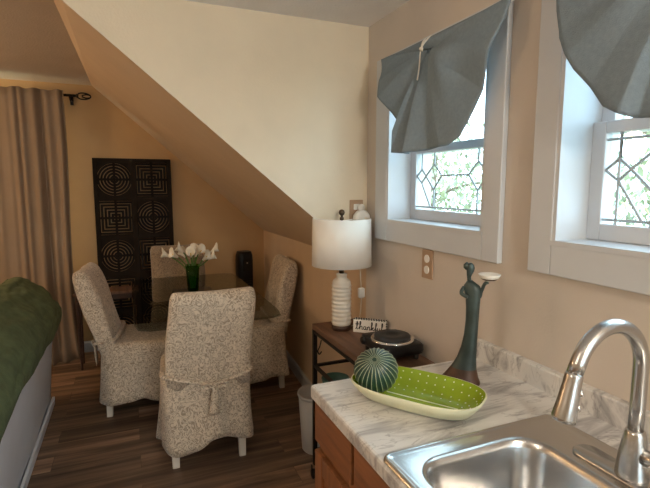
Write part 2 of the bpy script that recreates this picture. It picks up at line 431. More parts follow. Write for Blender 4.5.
def plain_window(name, cx, y, w_, z0, z1, out, rz=0, x=None):
    t = tag(bpy.data.objects.new(name, None), kind='structure'); C.objects.link(t); t.location = (cx, y, z0); t.rotation_euler = (0, 0, rz)
    h = z1 - z0; s = .05
    bm = BM()
    for a, b in (((-w_/2, 0), (-w_/2 + s, h)), ((w_/2 - s, 0), (w_/2, h)), ((-w_/2 + s, 0), (w_/2 - s, s)), ((-w_/2 + s, h - s), (w_/2 - s, h)), ((-w_/2 + s, h/2 - .02), (w_/2 - s, h/2 + .02))):
        box(bm, (a[0], min(0, out*.09), a[1]), (b[0], max(0, out*.09), b[1]))
    obj('sash', bm, M['trim'], t)
    bm = BM(); box(bm, (-w_/2 + s, out*.05, s), (w_/2 - s, out*.055, h - s)); obj('pane', bm, M['glass'], t)
plain_window('window_3', sum(BX)/2, YB + .02, BX[1] - BX[0], BZ[0], BZ[1], 1)
plain_window('fill_window_rear', sum(RX)/2, YR - .02, RX[1] - RX[0], RZ[0], RZ[1], -1)  # unseen rear window, added to bring fill daylight to cheek and chair back
plain_window('fill_window_right', XW + .04, sum(W5)/2, W5[1] - W5[0], 1.0, WZ[1], 1, -PI/2)  # unseen window behind the camera, added as daylight fill for sofa and cheek

# ------------------------------------------------------------------ trees outside the kitchen windows
def tree(loc, h, spread, n, seed, label):
    rnd = random.Random(seed)
    t = thing('garden_tree', label, 'tree', loc, 0)
    bm = BM(); pts = [(0, 0, 0), (.05, .02, h*.35), (-.03, .05, h*.7), (0, 0, h*.95)]
    tube(bm, cr(pts, 5), [.14 - .006*i for i in range(16)], 10)
    for k in range(7):
        a = k*2.4; z = h*(.35 + .08*k)
        tube(bm, cr([(0, 0, z), (math.cos(a)*spread*.4, math.sin(a)*spread*.4, z + .25), (math.cos(a)*spread*.8, math.sin(a)*spread*.8, z + .3)], 4), [.05 - .004*i for i in range(9)], 6)
    obj('trunk', bm, M['bark'], t, True)
    bm = BM()
    for i in range(n):
        d = Vector((rnd.gauss(0, 1), rnd.gauss(0, 1), rnd.gauss(0, 1))).normalized() * (rnd.random() ** .4)
        p = Vector((d.x*spread, d.y*spread, h*.68 + d.z*h*.42))
        l = .10 + rnd.random()*.10; wd = l*.22
        a = rnd.random()*2*PI
        dr = Vector((math.cos(a)*.6, math.sin(a)*.6, -.5 - rnd.random()*.6)).normalized()
        sd = dr.cross(Vector((rnd.random() - .5, rnd.random() - .5, 1))).normalized()
        nn = dr.cross(sd)*.006
        v = [bm.verts.new(q) for q in (p, p + dr*l*.5 + sd*wd, p + dr*l, p + dr*l*.5 - sd*wd + nn)]
        bm.faces.new(v)
    obj('crown', bm, M['foliage'], t)
tree((6.2, 8.6, -2.6), 5.2, 2.0, 4200, 3, 'bright green leafy tree outside the window nearer the lamp')
tree((7.4, 4.0, -2.6), 5.6, 2.0, 4200, 8, 'bright green leafy tree outside the window above the sink')

# ------------------------------------------------------------------ curtain and rod
def curtain(name, x0, x1, label, seed, fine):
    rnd = random.Random(seed)
    bm = BM(); rings = []
    nx, nz = 320, 26
    for k in range(nz + 1):
        f = k / nz; z = 2.262 - f*2.242
        row = []
        for i in range(nx + 1):
            u = i / nx
            x = x0 + (x1 - x0)*u
            d = x1 - x
            am = fine(d)
            wv = math.sin(d*88 + 1.5*math.sin(d*19) + .6*math.sin(f*4)) * am*(1 + .4*f)*(.75 + .55*math.sin(d*37 + 2.2))
            wv += 0.012*math.sin(d*15 + f*1.5)
            wv += 0.012*f*math.sin(d*31 + 4*f + 1.0)
            xx = x + 0.055*f*f*(1 - min(1, d/.35)) + .02*math.sin(f*5 + 1)*math.exp(-d*8)
            if f > .95: wv += (f - .95)*.6*math.sin(d*25)
            row.append((xx, 4.405 + wv - .02*f, z + .006*math.sin(d*46)))
        rings.append(row)
    loft(bm, rings, (False, False), closed=False)
    o = obj(name, bm, M['curtain'], None, True)
    md = o.modifiers.new('s', 'SOLIDIFY'); md.thickness = .004
    tag(o, label, 'curtain')
curtain('window_curtain', -2.05, -0.455, 'taupe floor-length curtain gathered in pleats beside the carved panel', 1, lambda d: .024 + .008*math.sin(d*40) if d < .26 else max(.006, .022 - (d - .26)*.2))
t = thing('curtain_rod', 'black iron curtain rod with a scroll finial above the taupe curtain', 'curtain rod', (-.40, YB, 2.235))
bm = BM(); tube(bm, [(-2.1, -.19, .0), (.05, -.19, .0)], .011, 10); obj('rod', bm, M['iron'], t, True)
bm = BM()
for s in (1, -1):
    tube(bm, cr([(.05, -.19, 0), (.075, -.19, .022*s), (.115, -.19 + .01*s, .026*s), (.15, -.19, .012*s), (.155, -.19, -.006*s), (.125, -.19, -.014*s), (.09, -.19, -.004*s)], 6), .0055, 6)
lathe(bm, [(.008, .045), (.017, .052), (.017, .060), (.008, .066)], 12, (0, -.19, 0), axis='X')
obj('finial', bm, M['iron'], t, True)
bm = BM(); box(bm, (-.012, -.012, -.05), (.012, 0, .035), .002); tube(bm, [(0, -.01, -.02), (0, -.12, -.03), (0, -.19, -.012)], .006, 8); obj('bracket', bm, M['iron'], t)

# ------------------------------------------------------------------ carved wall panel
def annulus(bm, cx, cz, r0, r1, y0, y1, n=40):
    rings = []
    for r, y in ((r0, y0), (r1, y0), (r1, y1), (r0, y1)):
        rings.append([(cx + r*math.cos(2*PI*i/n), y, cz + r*math.sin(2*PI*i/n)) for i in range(n)])
    loft(bm, rings + [rings[0]], (False, False))
def sqring(bm, cx, cz, a0, a1, y0, y1):
    box(bm, (cx - a1, y0, cz - a1), (cx + a1, y1, cz - a0)); box(bm, (cx - a1, y0, cz + a0), (cx + a1, y1, cz + a1))
    box(bm, (cx - a1, y0, cz - a0), (cx - a0, y1, cz + a0)); box(bm, (cx + a0, y0, cz - a0), (cx + a1, y1, cz + a0))
pt = thing('carved_panel', 'tall black carved wood panel of circles and squares leaning on the back wall', 'wall panel', (.055, 4.52, 0))
pt.rotation_euler = (math.radians(-2.6), 0, 0)
PW, PH = .325, 1.745
bm = BM()
cz = [PH - .1853 - i*.3405 for i in range(5)]
box(bm, (-PW, 0, 0), (-PW + .035, .028, PH), .003); box(bm, (PW - .035, 0, 0), (PW, .028, PH), .003); box(bm, (-.022, 0, 0), (.022, .028, PH), .003)
for k in range(6):
    z = PH - .015 - k*.3375 - .003*k
    box(bm, (-PW + .03, .001, max(0, z - .02)), (PW - .03, .027, min(PH, z + .02)))
obj('frame', bm, M['carved'], pt)
for i in range(5):
    for j, cx in enumerate((-.156, .156)):
        bm = BM(); z = cz[i]; y0, y1 = .006, .022
        if (i + j) % 2 == 0:
            for r in (.026, .052, .078, .104, .130): annulus(bm, cx, z, r - .0090, r + .0090, y0, y1)
            nm = 'circle_fretwork'
            rg = [[(cx + .143*math.cos(2*PI*q/48), yy, z + .143*math.sin(2*PI*q/48)) for q in range(48)] for yy in (y0, y1)]
            sq = [[(px, yy, pz) for px, pz, _ in srect(.150, .160, cx, z, 0, 48, 30)] for yy in (y0, y1)]
            loft(bm, [rg[0], sq[0], sq[1], rg[1], rg[0]], (False, False))
        else:
            for a in (.028, .056, .084, .112, .138): sqring(bm, cx, z, a - .0095, a + .0095, y0, y1)
            nm = 'square_fretwork'
        box(bm, (cx - .010, y0, z - .16), (cx + .010, y1 + .002, z + .16)); box(bm, (cx - .145, y0, z - .010), (cx + .145, y1 + .002, z + .010))
        obj(nm, bm, M['carved'], pt)

# ------------------------------------------------------------------ narrow console table
t = thing('console_table', 'narrow dark wood side table standing between the curtain and the carved panel', 'table', (-.195, 4.265, 0))
bm = BM(); box(bm, (-.245, -.10, .615), (.245, .10, .64), .004); obj('tabletop', bm, M['rustic'], t)
bm = BM(); box(bm, (-.22, -.08, .57), (.22, -.065, .615)); box(bm, (-.22, .065, .57), (.22, .08, .615)); box(bm, (-.22, -.065, .57), (-.205, .065, .615)); box(bm, (.205, -.065, .57), (.22, .065, .615)); obj('apron', bm, M['darkwood'], t)
for sx in (-1, 1):
    for sy in (-1, 1):
        bm = BM(); loft(bm, [srect(a, a, sx*.215, sy*.08, z, 12, 8) for a, z in ((.009, 0), (.013, .57), (.013, .614))]); obj('leg', bm, M['darkwood'], t)

# ------------------------------------------------------------------ tower heater
t = thing('tower_fan', 'black rounded tower heater standing in the back corner beside the knee wall', 'heater', (1.005, 4.42, 0), math.radians(10))
bm = BM(); loft(bm, [srect(.10, .10, 0, 0, 0, 32, 3), srect(.10, .10, 0, 0, .02, 32, 3), srect(.07, .07, 0, 0, .035, 32, 3)]); obj('base', bm, M['blackplastic'], t, True)
bm = BM()
loft(bm, [srect(a, b, 0, 0, z, 32, 3.5) for a, b, z in ((.066, .058, .03), (.075, .065, .08), (.077, .067, .80), (.074, .065, .845), (.062, .055, .880), (.035, .03, .875))]); obj('body', bm, M['blackplastic'], t, True)
bm = BM(); prism(bm, [(-.05, .12), (.05, .12), (.05, .62), (-.05, .62)], 'Y', -.069, -.064)
for k in range(20): box(bm, (-.048, -.074, .135 + k*.024), (.048, -.069, .144 + k*.024))
obj('grille', bm, M['blackplastic'], t)
bm = BM(); box(bm, (-.035, -.071, .70), (.035, -.063, .80), .003); obj('control_panel', bm, M['blackglass'], t)
bm = BM(); lathe(bm, [(.008, 0), (.008, .004)], 16, (0, -.0745, .775), axis='Y'); obj('dial', bm, M['nickel'], t)

# ------------------------------------------------------------------ dining table
t = thing('dining_table', 'rectangular glass-topped dining table among the four slipcovered chairs', 'table', (.41, 3.30, 0))
bm = BM(); loft(bm, [srect(a, b, 0, 0, z, 64, 14) for a, b, z in ((.408, .735, .738), (.412, .74, .741), (.412, .74, .748), (.408, .735, .751))]); obj('tabletop', bm, M['tableglass'], t)
bm = BM()
box(bm, (-.16, -.30, 0), (.16, .30, .04), .008)
for sy in (-1, 1):
    loft(bm, [srect(a, b, 0, sy*.2, z, 24, 5) for a, b, z in ((.05, .05, .04), (.04, .04, .12), (.035, .035, .60), (.06, .06, .72))])
box(bm, (-.14, -.30, .715), (.14, .30, .738), .004)
obj('pedestal', bm, M['darkwood'], t)

# ------------------------------------------------------------------ slipcovered chairs (face +y locally)
def chair(loc, rz, label, seed, hem=lambda a: 0, bow=True, tall=.99, lean=.10, shift=0.0, cloth='damask'):
    rnd = random.Random(seed); ph = [rnd.random()*6 for _ in range(8)]
    t = thing('dining_chair', label, 'chair', loc, rz, None)
    n = 96
    # backrest
    bm = BM(); rings = []
    hz = tall
    prof = [(.43, 1.0, 1.0), (.50, 1, 1), (.60, 1, 1.03), (.70, 1, 1.08), (.80, .99, 1.1), (.86, .985, 1.06), (hz - .055, .98, .97), (hz - .032, .965, .84), (hz - .014, .94, .64), (hz - .004, .90, .38), (hz + .001, .84, .12)]
    for z, fx, fy in prof:
        f = (z - .43)/(hz - .43)
        cy = -.185 - lean*f
        ring = srect(.222*fx, .060*fy, shift*f, cy, z, n, 4.5)
        out = []
        for i, (x, y, zz) in enumerate(ring):
            k = .007*(1 - f)*math.sin(x*38 + ph[0]) + .006*math.sin(x*24 + z*5 + ph[1]) + .003*math.sin(z*17 + x*9 + ph[2])
            sgn = 1 if y > cy else -1
            zd = 0
            if f > .9: zd = -.010*math.cos(x/.222*PI/2*1.0)*0 + .008*(abs(x)/.22)**2
            out.append((x + .004*math.sin(z*14 + ph[3]), y + sgn*k*(1 if fy > .5 else .2), zz + zd))
        rings.append(out)
    loft(bm, rings)
    obj('backrest', bm, M[cloth], t, True)
    # seat with skirt
    bm = BM(); rings = []
    spec = [(.492, .55), (.498, .80), (.494, .93), (.478, .985), (.455, 1.0), (.40, 1.0), (.32, 1.005), (.24, 1.015), (.17, 1.03), (.11, 1.045), (.06, 1.06)]
    cy0, hx, hy = .01, .240, .255
    for k, (z, s) in enumerate(spec):
        ring = srect(hx*s, hy*s, 0, cy0, z, n, 7)
        out = []
        for i, (x, y, zz) in enumerate(ring):
            a = 2*PI*i/n
            g = max(0, (.47 - z)/.40)
            fold = g*(.011*math.sin(a*9 + ph[4]) + .008*math.sin(a*15 + ph[5]) + .006*math.sin(a*5 + z*6 + ph[6]))
            r = Vector((x, y - cy0, 0)); ln = r.length
            m_ = (ln + fold)/ln
            dz = 0
            if z < .40:
                q = (.40 - z)/.34
                dz = q*(.045 + .012*math.sin(a*4 + ph[7]) + hem(a))
            out.append((x*m_, cy0 + (y - cy0)*m_, zz + dz))
        rings.append(out)
    loft(bm, rings, (True, False))
    o = obj('seat_skirt', bm, M[cloth], t, True)
    md = o.modifiers.new('s', 'SOLIDIFY'); md.thickness = .005; md.offset = -1
    # tie sash round the back
    bm = BM()
    pts = []
    for i in range(40):
        a = 2*PI*i/40 + PI/2
        c, s = math.cos(a), math.sin(a)
        e = 5; k = (abs(c)**e + abs(s)**e)**(-1/e)
        x, y = .229*c*k, .069*s*k
        z = .522 + (.0 if s > 0 else -.060*(1 - min(1, abs((x - .03)/.235))**1.3))
        f = (z - .43)/(hz - .43)
        pts.append((x, -.185 - lean*f + y, z))
    tube(bm, cr(pts, 2, True) + [pts[0]], .015, 8, flat=.6, caps=False)
    sash = obj('tie_sash', bm, M[cloth], t, True)
    if bow:
        kx, ky, kz = .03, -.281, .462
        bm = BM()
        for s in (-1, 1):
            loop = cr([(kx, ky - .006, kz), (kx + s*.03, ky - .022, kz + .018), (kx + s*.062, ky - .016, kz + .012), (kx + s*.060, ky - .008, kz - .008), (kx + s*.03, ky - .012, kz - .006), (kx, ky - .006, kz)], 5)
            tube(bm, loop, .012, 8, flat=.6)
        lathe(bm, [(.004, -.014), (.014, -.008), (.016, 0), (.014, .008), (.004, .014)], 12, (kx, ky - .014, kz), axis='X')
        obj('bow', bm, M[cloth], sash, True)
        bm = BM()
        rings = []
        for k in range(9):
            f = k/8; z = kz - .01 - .150*f; wd = .016 + .012*f
            x = kx - .008*f
            rings.append([(x - wd, ky - .020 - .004*math.sin(f*4), z), (x, ky - .026 - .004*math.sin(f*4), z), (x + wd, ky - .019 - .004*math.sin(f*4), z), (x + wd, ky - .014, z), (x, ky - .018, z), (x - wd, ky - .014, z)])
        loft(bm, rings)
        obj('tie_tail', bm, M[cloth], sash, True)
    for sx in (-1, 1):
        for sy, yy in ((-1, -.20), (1, .20)):
            bm = BM(); loft(bm, [srect(a, a, sx*.178, yy + dy, z, 16, 8) for a, z, dy in ((.019, 0, -.008*(sy < 0)), (.023, .20, 0), (.023, .44, 0))]); obj('leg', bm, M['legwhite'], t)
    return t
def hem_front(a):
    # a: rear side of the skirt is a = -pi/2; lifted in the middle right, low at the left corner
    d = (a - 1.5*PI)
    return .055*math.exp(-((d - .12)/.38)**2) - .035*math.exp(-((d + .45)/.35)**2)
chair((.362, 2.690, 0), math.radians(-3), 'cream damask slipcovered chair with its bowed back to the camera', 1, hem_front, shift=.035, tall=.965)
chair((.055, 3.40, 0), math.radians(-97), 'cream damask slipcovered chair at the left side of the table by the sofa', 2, lean=.155, tall=.965)
chair((.805, 3.43, 0), math.radians(87), 'cream damask slipcovered chair against the low wall right of the table', 3, lean=.112, tall=.95)
chair((.375, 3.93, 0), math.radians(180), 'darker slipcovered chair at the far end in front of the carved panel', 4, cloth='damask_dark')

# ------------------------------------------------------------------ vase and calla lilies on the table
VX, VY, VZ = .405, 3.43, .751
t = thing('flower_vase', 'green glass vase of white lilies standing on the glass table', 'vase', (VX, VY, VZ))
bm = BM(); lathe(bm, [(.034, 0), (.038, .01), (.044, .10), (.050, .19), (.047, .19), (.041, .10), (.034, .014)], 28); obj('vase', bm, M['vaseglass'], t, True)
rnd = random.Random(5)
for k in range(11):
    a = k*2.4 + .3; R_ = .035 + .085*rnd.random()
    if k == 0: a, R_ = PI, .15
    if k == 1: a, R_ = .1, .13
    hx, hy, hz = math.cos(a)*R_, math.sin(a)*R_*.8, .235 + .06*rnd.random() - R_*.15
    st = thing('calla_lily', 'white calla lily in the green vase on the glass table', 'flower', (VX, VY, VZ), 0, 'white calla lilies in the green glass vase')
    bm = BM(); c = cr([(hx*.1, hy*.1, .02), (hx*.25, hy*.25, .15), (hx*.7, hy*.7, hz - .03), (hx, hy, hz)], 5)
    tube(bm, c, .0045, 6); obj('stem', bm, M['stem'], st, True)
    d = (Vector((hx, hy, hz)) - Vector((hx*.6, hy*.6, hz - .05))).normalized()
    d = (d + Vector((math.cos(a)*.5, math.sin(a)*.5, 0))).normalized()
    u = d.cross(Vector((0, 0, 1))).normalized(); v = u.cross(d)
    bm = BM(); rings = []
    for q in range(7):
        f = q/6; r = .006 + .024*f**1.5
        rings.append([Vector((hx, hy, hz)) + d*(f*.055 + (.022*f*max(0, math.cos(th)))) + (u*math.sin(th) + v*math.cos(th))*r*(1 + .25*f*max(0, math.cos(th))) for th in [2*PI*i/16 for i in range(16)]])
    loft(bm, rings, (True, False)); o = obj('petal', bm, M['petal'], st, True)
    md = o.modifiers.new('s', 'SOLIDIFY'); md.thickness = .0015
    bm = BM(); tube(bm, [Vector((hx, hy, hz)) + d*.008, Vector((hx, hy, hz)) + d*.045], [.004, .003], 8); obj('spadix', bm, M['yellow'], st, True)

# ------------------------------------------------------------------ sofa with green throw
SY0, SY1 = 1.35, 3.58
t = thing('sofa', 'white slipcovered sofa at the left edge seen from behind', 'sofa', (-1.05, (SY0 + SY1)/2, 0))
ty = (SY0 + SY1)/2
def sofa_profile(off=0.0):
    # (x, z) going up the rear face, over the top and down the seat side
    P = [(-.555 + off, .02), (-.535 + off, .25), (-.505 + off, .52), (-.478 + off, .65), (-.494 + off*.9, .705 + off*.4), (-.545 + off*.5, .775 + off), (-.615, .838 + off), (-.690, .880 + off), (-.745 - off*.5, .872 + off), (-.785 - off, .83 + off*.4), (-.80 - off, .76)]
    return P
bm = BM()
prof = [(p.x, p.z) for p in cr([(x, 0, z) for x, z in sofa_profile()], 4)] + [(-.82, .50), (-.82, .06)]
ny = 24; rings = []
for k in range(ny + 1):
    f = k/ny; y = SY0 + (SY1 - SY0)*f
    e = min(f, 1 - f)*(SY1 - SY0)
    s = 1 - .05*max(0, 1 - e/.05)**2
    rings.append([((x + .66)*s - .66 + 1.05 + .004*math.sin(y*9 + z*5), y - ty, z*(.97 + .03*s) + (.006*math.sin(y*6) if z > .6 else 0)) for x, z in prof])
loft(bm, rings); obj('backrest', bm, M['slip'], t, True)
bm = BM()
prof2 = [(-.549, .002), (-.533, .002), (-.530, .055), (-.546, .055)]
loft(bm, [[(x + 1.05, y - ty, z) for x, z in prof2] for y in (SY0, SY1)]); obj('hem', bm, M['slip'], t)
bm = BM(); box(bm, (.23 - .95, -1.10, .05), (.25, 1.10, .40), .02); obj('seat_base', bm, M['slip'], t, True)
for s in (-1, 1):
    bm = BM(); box(bm, (-.74, s*1.115 - .10, .03), (.22, s*1.115 + .0 if s > 0 else s*1.115 + .10, .62), .05, 4); obj('arm', bm, M['slip'], t, True)
for s in (-1, 1):
    bm = BM(); box(bm, (-.74, min(0, s*.99) + .005, .40), (.22, max(0, s*.99) - .005, .55), .05, 4); obj('seat_cushion', bm, M['slip'], t, True)
# throw over the back
bm = BM(); rings = []
base = sofa_profile(.012)
P0 = cr([(x, 0, z) for x, z in base], 10)
P0 = [p for p in P0 if not (p.x > -.56 and p.z < .575)]
ny = 70
for k in range(ny + 1):
    f = k/ny; y = 1.55 + (3.592 - 1.55)*f
    row = []
    for j, p in enumerate(P0):
        w_ = .012*noise.noise(Vector((y*4, j*.10, 1))) + .007*noise.noise(Vector((y*11, j*.25, 5)))
        ex = max(0, (6 - j)/6)
        row.append((p.x + w_ + .004, y + .012*math.sin(j*.35), p.z + w_ + ex*(.020*math.sin(y*3.1 + .6) + .010*math.sin(y*9))*1.0))
    rings.append(row)
loft(bm, rings, (False, False), closed=False)
# end flap hanging down the far end
o = obj('throw_blanket', bm, M['green'], None, True); md = o.modifiers.new('s', 'SOLIDIFY'); md.thickness = .010; md.offset = 1
tag(o, 'moss green throw blanket draped over the white sofa back', 'blanket')

# ------------------------------------------------------------------ utility cart beside the counter
CX0, CX1, CY0, CY1, CZ = .818, 1.070, 1.30, 2.125, .82
t = thing('utility_cart', 'black metal utility cart with a rustic wood top beside the counter', 'cart', ((CX0 + CX1)/2, (CY0 + CY1)/2, 0))
cx, cy = (CX0 + CX1)/2, (CY0 + CY1)/2; hw, hl = (CX1 - CX0)/2, (CY1 - CY0)/2
bm = BM(); box(bm, (-hw, -hl, CZ - .028), (hw, hl, CZ), .003); obj('wooden_top', bm, M['rustic'], t)
for sx in (-1, 1):
    for sy in (-1, 1):
        x, y = sx*(hw - .010), sy*(hl - .012)
        bm = BM(); box(bm, (x - .010, y - .010, .075), (x + .010, y + .010, CZ - .028), .001); lg = obj('leg', bm, M['iron'], t)
        bm = BM(); lathe(bm, [(.012, -.009), (.024, -.009), (.025, 0), (.024, .009), (.012, .009)], 20, (x - .008, y, .025), axis='X'); box(bm, (x - .020, y - .008, .025), (x - .017, y + .008, .075)); box(bm, (x + .001, y - .008, .025), (x + .004, y + .008, .075)); obj('caster', bm, M['iron'], lg, True)
for z in (CZ - .040, .605, .15):
    bm = BM()
    for sy in (-1, 1): box(bm, (-hw + .003, sy*(hl - .012) - .007, z - .007), (hw - .003, sy*(hl - .012) + .007, z + .007))
    for sx in (-1, 1): box(bm, (sx*(hw - .010) - .007, -hl + .006, z - .007), (sx*(hw - .010) + .007, hl - .006, z + .007))
    obj('rail', bm, M['iron'], t)
for z in (.48, .16):
    bm = BM(); box(bm, (-hw + .012, -hl + .015, z - .012), (hw - .012, hl - .015, z + .006)); obj('shelf', bm, M['rustic'], t)
bm = BM(); tube(bm, cr([(-hw - .004, .28, CZ - .045), (-hw - .012, .28, CZ - .075), (-hw - .022, .28, CZ - .095), (-hw - .014, .28, CZ - .112), (-hw - .002, .28, CZ - .100)], 6), .003, 6); obj('hook', bm, M['iron'], t, True)
t = thing('teal_bowl', 'teal ceramic bowl on the cart shelf behind the counter corner', 'bowl', (.905, 2.03, .486))
bm = BM(); lathe(bm, [(.03, 0), (.032, .006), (.062, .045), (.070, .075), (.066, .075), (.058, .047), (.03, .012)], 28); obj('bowl', bm, M['teal'], t, True)

# ------------------------------------------------------------------ waste bin
t = thing('waste_bin', 'pale grey round waste bin between the cart and the low wall', 'bin', (.945, 2.375, 0))
bm = BM(); lathe(bm, [(.085, 0), (.088, .004), (.108, .33), (.104, .33), (.085, .010)], 40); obj('body', bm, M['bin'], t, True)
bm = BM(); lathe(bm, [(.103, .322), (.112, .322), (.114, .332), (.112, .338), (.103, .336)], 40, caps=(False, False)); obj('rim', bm, M['bin'], t, True)

# ------------------------------------------------------------------ table lamp on the cart
LX, LY = .917, 1.99
t = thing('table_lamp', 'table lamp with white drum shade and ribbed ceramic base on the cart', 'lamp', (LX, LY, CZ))
bm = BM(); lathe(bm, [(.046, 0), (.046, .018), (.042, .022)], 32); obj('base', bm, M['darkwood'], t, True)
bm = BM()
pr = [(.030, .022), (.044, .024)]
for k in range(10):
    z = .028 + k*.0195
    pr += [(.0445, z), (.0475, z + .006), (.0475, z + .011), (.0430, z + .0165)]
pr += [(.045, .226), (.039, .238), (.026, .248), (.024, .258), (.027, .262), (.027, .268), (.02, .271)]
lathe(bm, pr, 48); body = obj('ceramic_body', bm, M['ceramic'], t, True)
bm = BM(); lathe(bm, [(.012, .268), (.012, .34), (.015, .342), (.015, .37), (.006, .372), (.004, .52)], 16); obj('neck', bm, M['bronze'], t, True)
bm = BM(); ZB, ZT = .310, .530; RB, RT = .141, .137
V = lathe(bm, [(RB, ZB), (RT, ZT), (RT - .003, ZT), (RB - .003, ZB)], 64, caps=(False, False))
for i in range(64):
    bm.faces.new((V[3][i], V[3][(i + 1) % 64], V[0][(i + 1) % 64], V[0][i]))
for k in range(3):
    a = k*2*PI/3 + .4
    tube(bm, [(0, 0, ZT - .012), (math.cos(a)*RT, math.sin(a)*RT, ZT - .004)], .002, 6)
obj('lamp_shade', bm, M['shade'], t, True)
bm = BM(); lathe(bm, [(.003, .52), (.010, .524), (.010, .534), (.006, .537), (.006, .543), (.012, .549), (.0145, .558), (.012, .567), (.004, .572)], 20); obj('finial', bm, M['bronze'], t, True)
bm = BM(); ox, oy = 1.045 - LX, YC - LY
pc = cr([(ox, oy - .03, .505), (ox + .006, oy - .012, .42), (ox + .004, oy - .010, .30), (ox + .012, oy - .010, .17), (ox + .010, oy - .012, .06), (ox - .02, oy - .03, .004), (.046, .0, .006)], 6)
tube(bm, pc, .0028, 6); cord = obj('power_cord', bm, M['ceramic'], t, True)
bm = BM(); box(bm, (ox - .006, oy - .024, .125), (ox + .028, oy - .004, .175), .006, 3); obj('inline_switch', bm, M['plastic'], cord, True)

# ------------------------------------------------------------------ outlets
t = thing('wall_outlet', 'tan outlet plate on the cream wall above the lampshade', 'outlet', (1.030, YC, 1.375))
bm = BM(); box(bm, (-.036, -.007, -.058), (.036, 0, .058), .003); obj('plate', bm, M['tanplate'], t)
for s in (-1, 1):
    bm = BM(); box(bm, (-.016, -.010, s*.024 - .014), (.016, -.007, s*.024 + .014), .004); obj('socket', bm, M['plastic'], t)
t = thing('plug_in_freshener', 'white domed plug-in in the outlet above the lampshade', 'air freshener', (1.045, YC - .010, 1.36))
bm = BM(); loft(bm, [srect(a, b, 0, -.022, z, 28, 2.6) for a, b, z in ((.040, .020, -.035), (.046, .022, -.02), (.042, .022, 0), (.030, .020, .016), (.018, .016, .024))]); obj('body', bm, M['plastic'], t, True)
bm = BM(); lathe(bm, [(.004, -.008), (.017, -.006), (.018, 0), (.014, .006)], 20, (0, -.018, .036), axis='Y'); obj('dial', bm, M['plastic'], t, True)
t = thing('wall_outlet', 'tan outlet plate with white sockets under the window above the counter', 'outlet', (XW, 1.542, 1.192))
bm = BM(); box(bm, (-.007, -.036, -.058), (0, .036, .058), .003); obj('plate', bm, M['tanplate'], t)
for s in (-1, 1):
    bm = BM(); lathe(bm, [(.016, -.010), (.016, -.007)], 24, (0, 0, s*.022), axis='X'); obj('socket', bm, M['plastic'], t)

# ------------------------------------------------------------------ thankful sign
t = thing('wooden_sign', 'small white block sign reading thankful with a checked edge on the cart', 'sign', (1.016, 1.884, CZ), math.radians(-43))
bm = BM(); box(bm, (-.078, -.016, 0), (.078, .016, .062), .0015); obj('block', bm, M['signface'], t)
bm = BM()
for k in range(26):
    for r in range(2):
        if (k + r) % 2: continue
        x = -.078 + k*.006
        box(bm, (x, -.0166 + .0005, .0622 - .0055*(r + 1) + .0055), (x + .006, -.016 + .0325*.5, .0628)) if r == 0 else box(bm, (x, 0.0, .0620), (x + .006, .016, .0628))
for k in range(10):
    box(bm, (.0778, -.016 + (k % 2)*.016, k*.006), (.0786, (k % 2)*.016, k*.006 + .006))
obj('checked_edge', bm, M['ink'], t)
strokes = [
 [(0, 0), (.4, 1.0), (.5, 2.4), (.35, 2.5), (.3, 1.0), (.4, .1), (.7, .1)],                        # t
 [(.0, 1.7), (.9, 1.8)],
 [(.8, .2), (1.2, 1.6), (1.3, 2.5), (1.1, 2.5), (1.05, 0)], [(1.05, .6), (1.4, 1.1), (1.6, .9), (1.6, .1), (1.8, .1)],    # h
 [(2.5, 1.0), (2.1, 1.0), (1.95, .4), (2.2, .0), (2.5, .5), (2.55, 1.0), (2.55, .1), (2.8, .1)],    # a
 [(2.9, 1.0), (2.92, 0)], [(2.92, .6), (3.2, 1.1), (3.4, .9), (3.4, .1), (3.7, .15)],               # n
 [(3.7, .15), (4.05, 1.6), (4.1, 2.5), (3.9, 2.5), (3.9, 0)], [(3.9, .6), (4.3, 1.0), (4.3, .7), (3.95, .55), (4.4, .0), (4.6, .1)],  # k
 [(4.6, .1), (5.0, 1.5), (5.15, 2.4), (4.95, 2.5), (4.9, 1.0), (4.9, -.7), (5.1, -.6), (5.0, .2), (5.3, .3)],   # f
 [(5.35, 1.0), (5.35, .2), (5.6, .0), (5.85, .4), (5.9, 1.0), (5.9, .1), (6.15, .1)],               # u
 [(6.15, .1), (6.5, 1.5), (6.55, 2.5), (6.38, 2.5), (6.35, .3), (6.5, 0), (6.7, .2)]]               # l
bm = BM()
for s in strokes:
    tube(bm, [(-.066 + p.x*.0197, -.0165, .014 + p.y*.0145) for p in cr([(x, y, 0) for x, y in s], 5)] if False else [(-.066 + p.x*.0197, -.0165, .016 + p.y*.0140) for p in cr([(x, y, 0) for x, y in s], 5)], .0019, 6)
obj('lettering', bm, M['ink'], t)

# ------------------------------------------------------------------ hot plate
t = thing('hot_plate', 'black single-burner hot plate on the cart beside the sign', 'hot plate', (.963, 1.602, CZ))
bm = BM(); loft(bm, [srect(a, b, 0, 0, z, 64, 16) for a, b, z in ((.078, .098, .022), (.084, .104, .026), (.088, .108, .040), (.087, .107, .060), (.083, .103, .066))]); obj('body', bm, M['blackplastic'], t, True)
bm = BM(); lathe(bm, [(.087, .064), (.087, .071), (.083, .075), (.074, .073)], 48, (-.004, -.012, 0)); obj('chrome_ring', bm, M['chrome'], t, True)
bm = BM(); lathe(bm, [(.072, .068), (.073, .082), (.070, .086), (.028, .086), (.024, .083), (.002, .083)], 48, (-.004, -.012, 0)); obj('burner', bm, M['plate_black'], t, True)
bm = BM(); lathe(bm, [(.015, -.094), (.016, -.090), (.019, -.086)], 20, (0, .08, .044), axis='X'); obj('knob', bm, M['blackplastic'], t, True)
for sx in (-1, 1):
    for sy in (-1, 1):
        bm = BM(); lathe(bm, [(.009, 0), (.011, .024)], 16, (sx*.064, sy*.084, 0)); obj('foot', bm, M['rubber'], t, True)

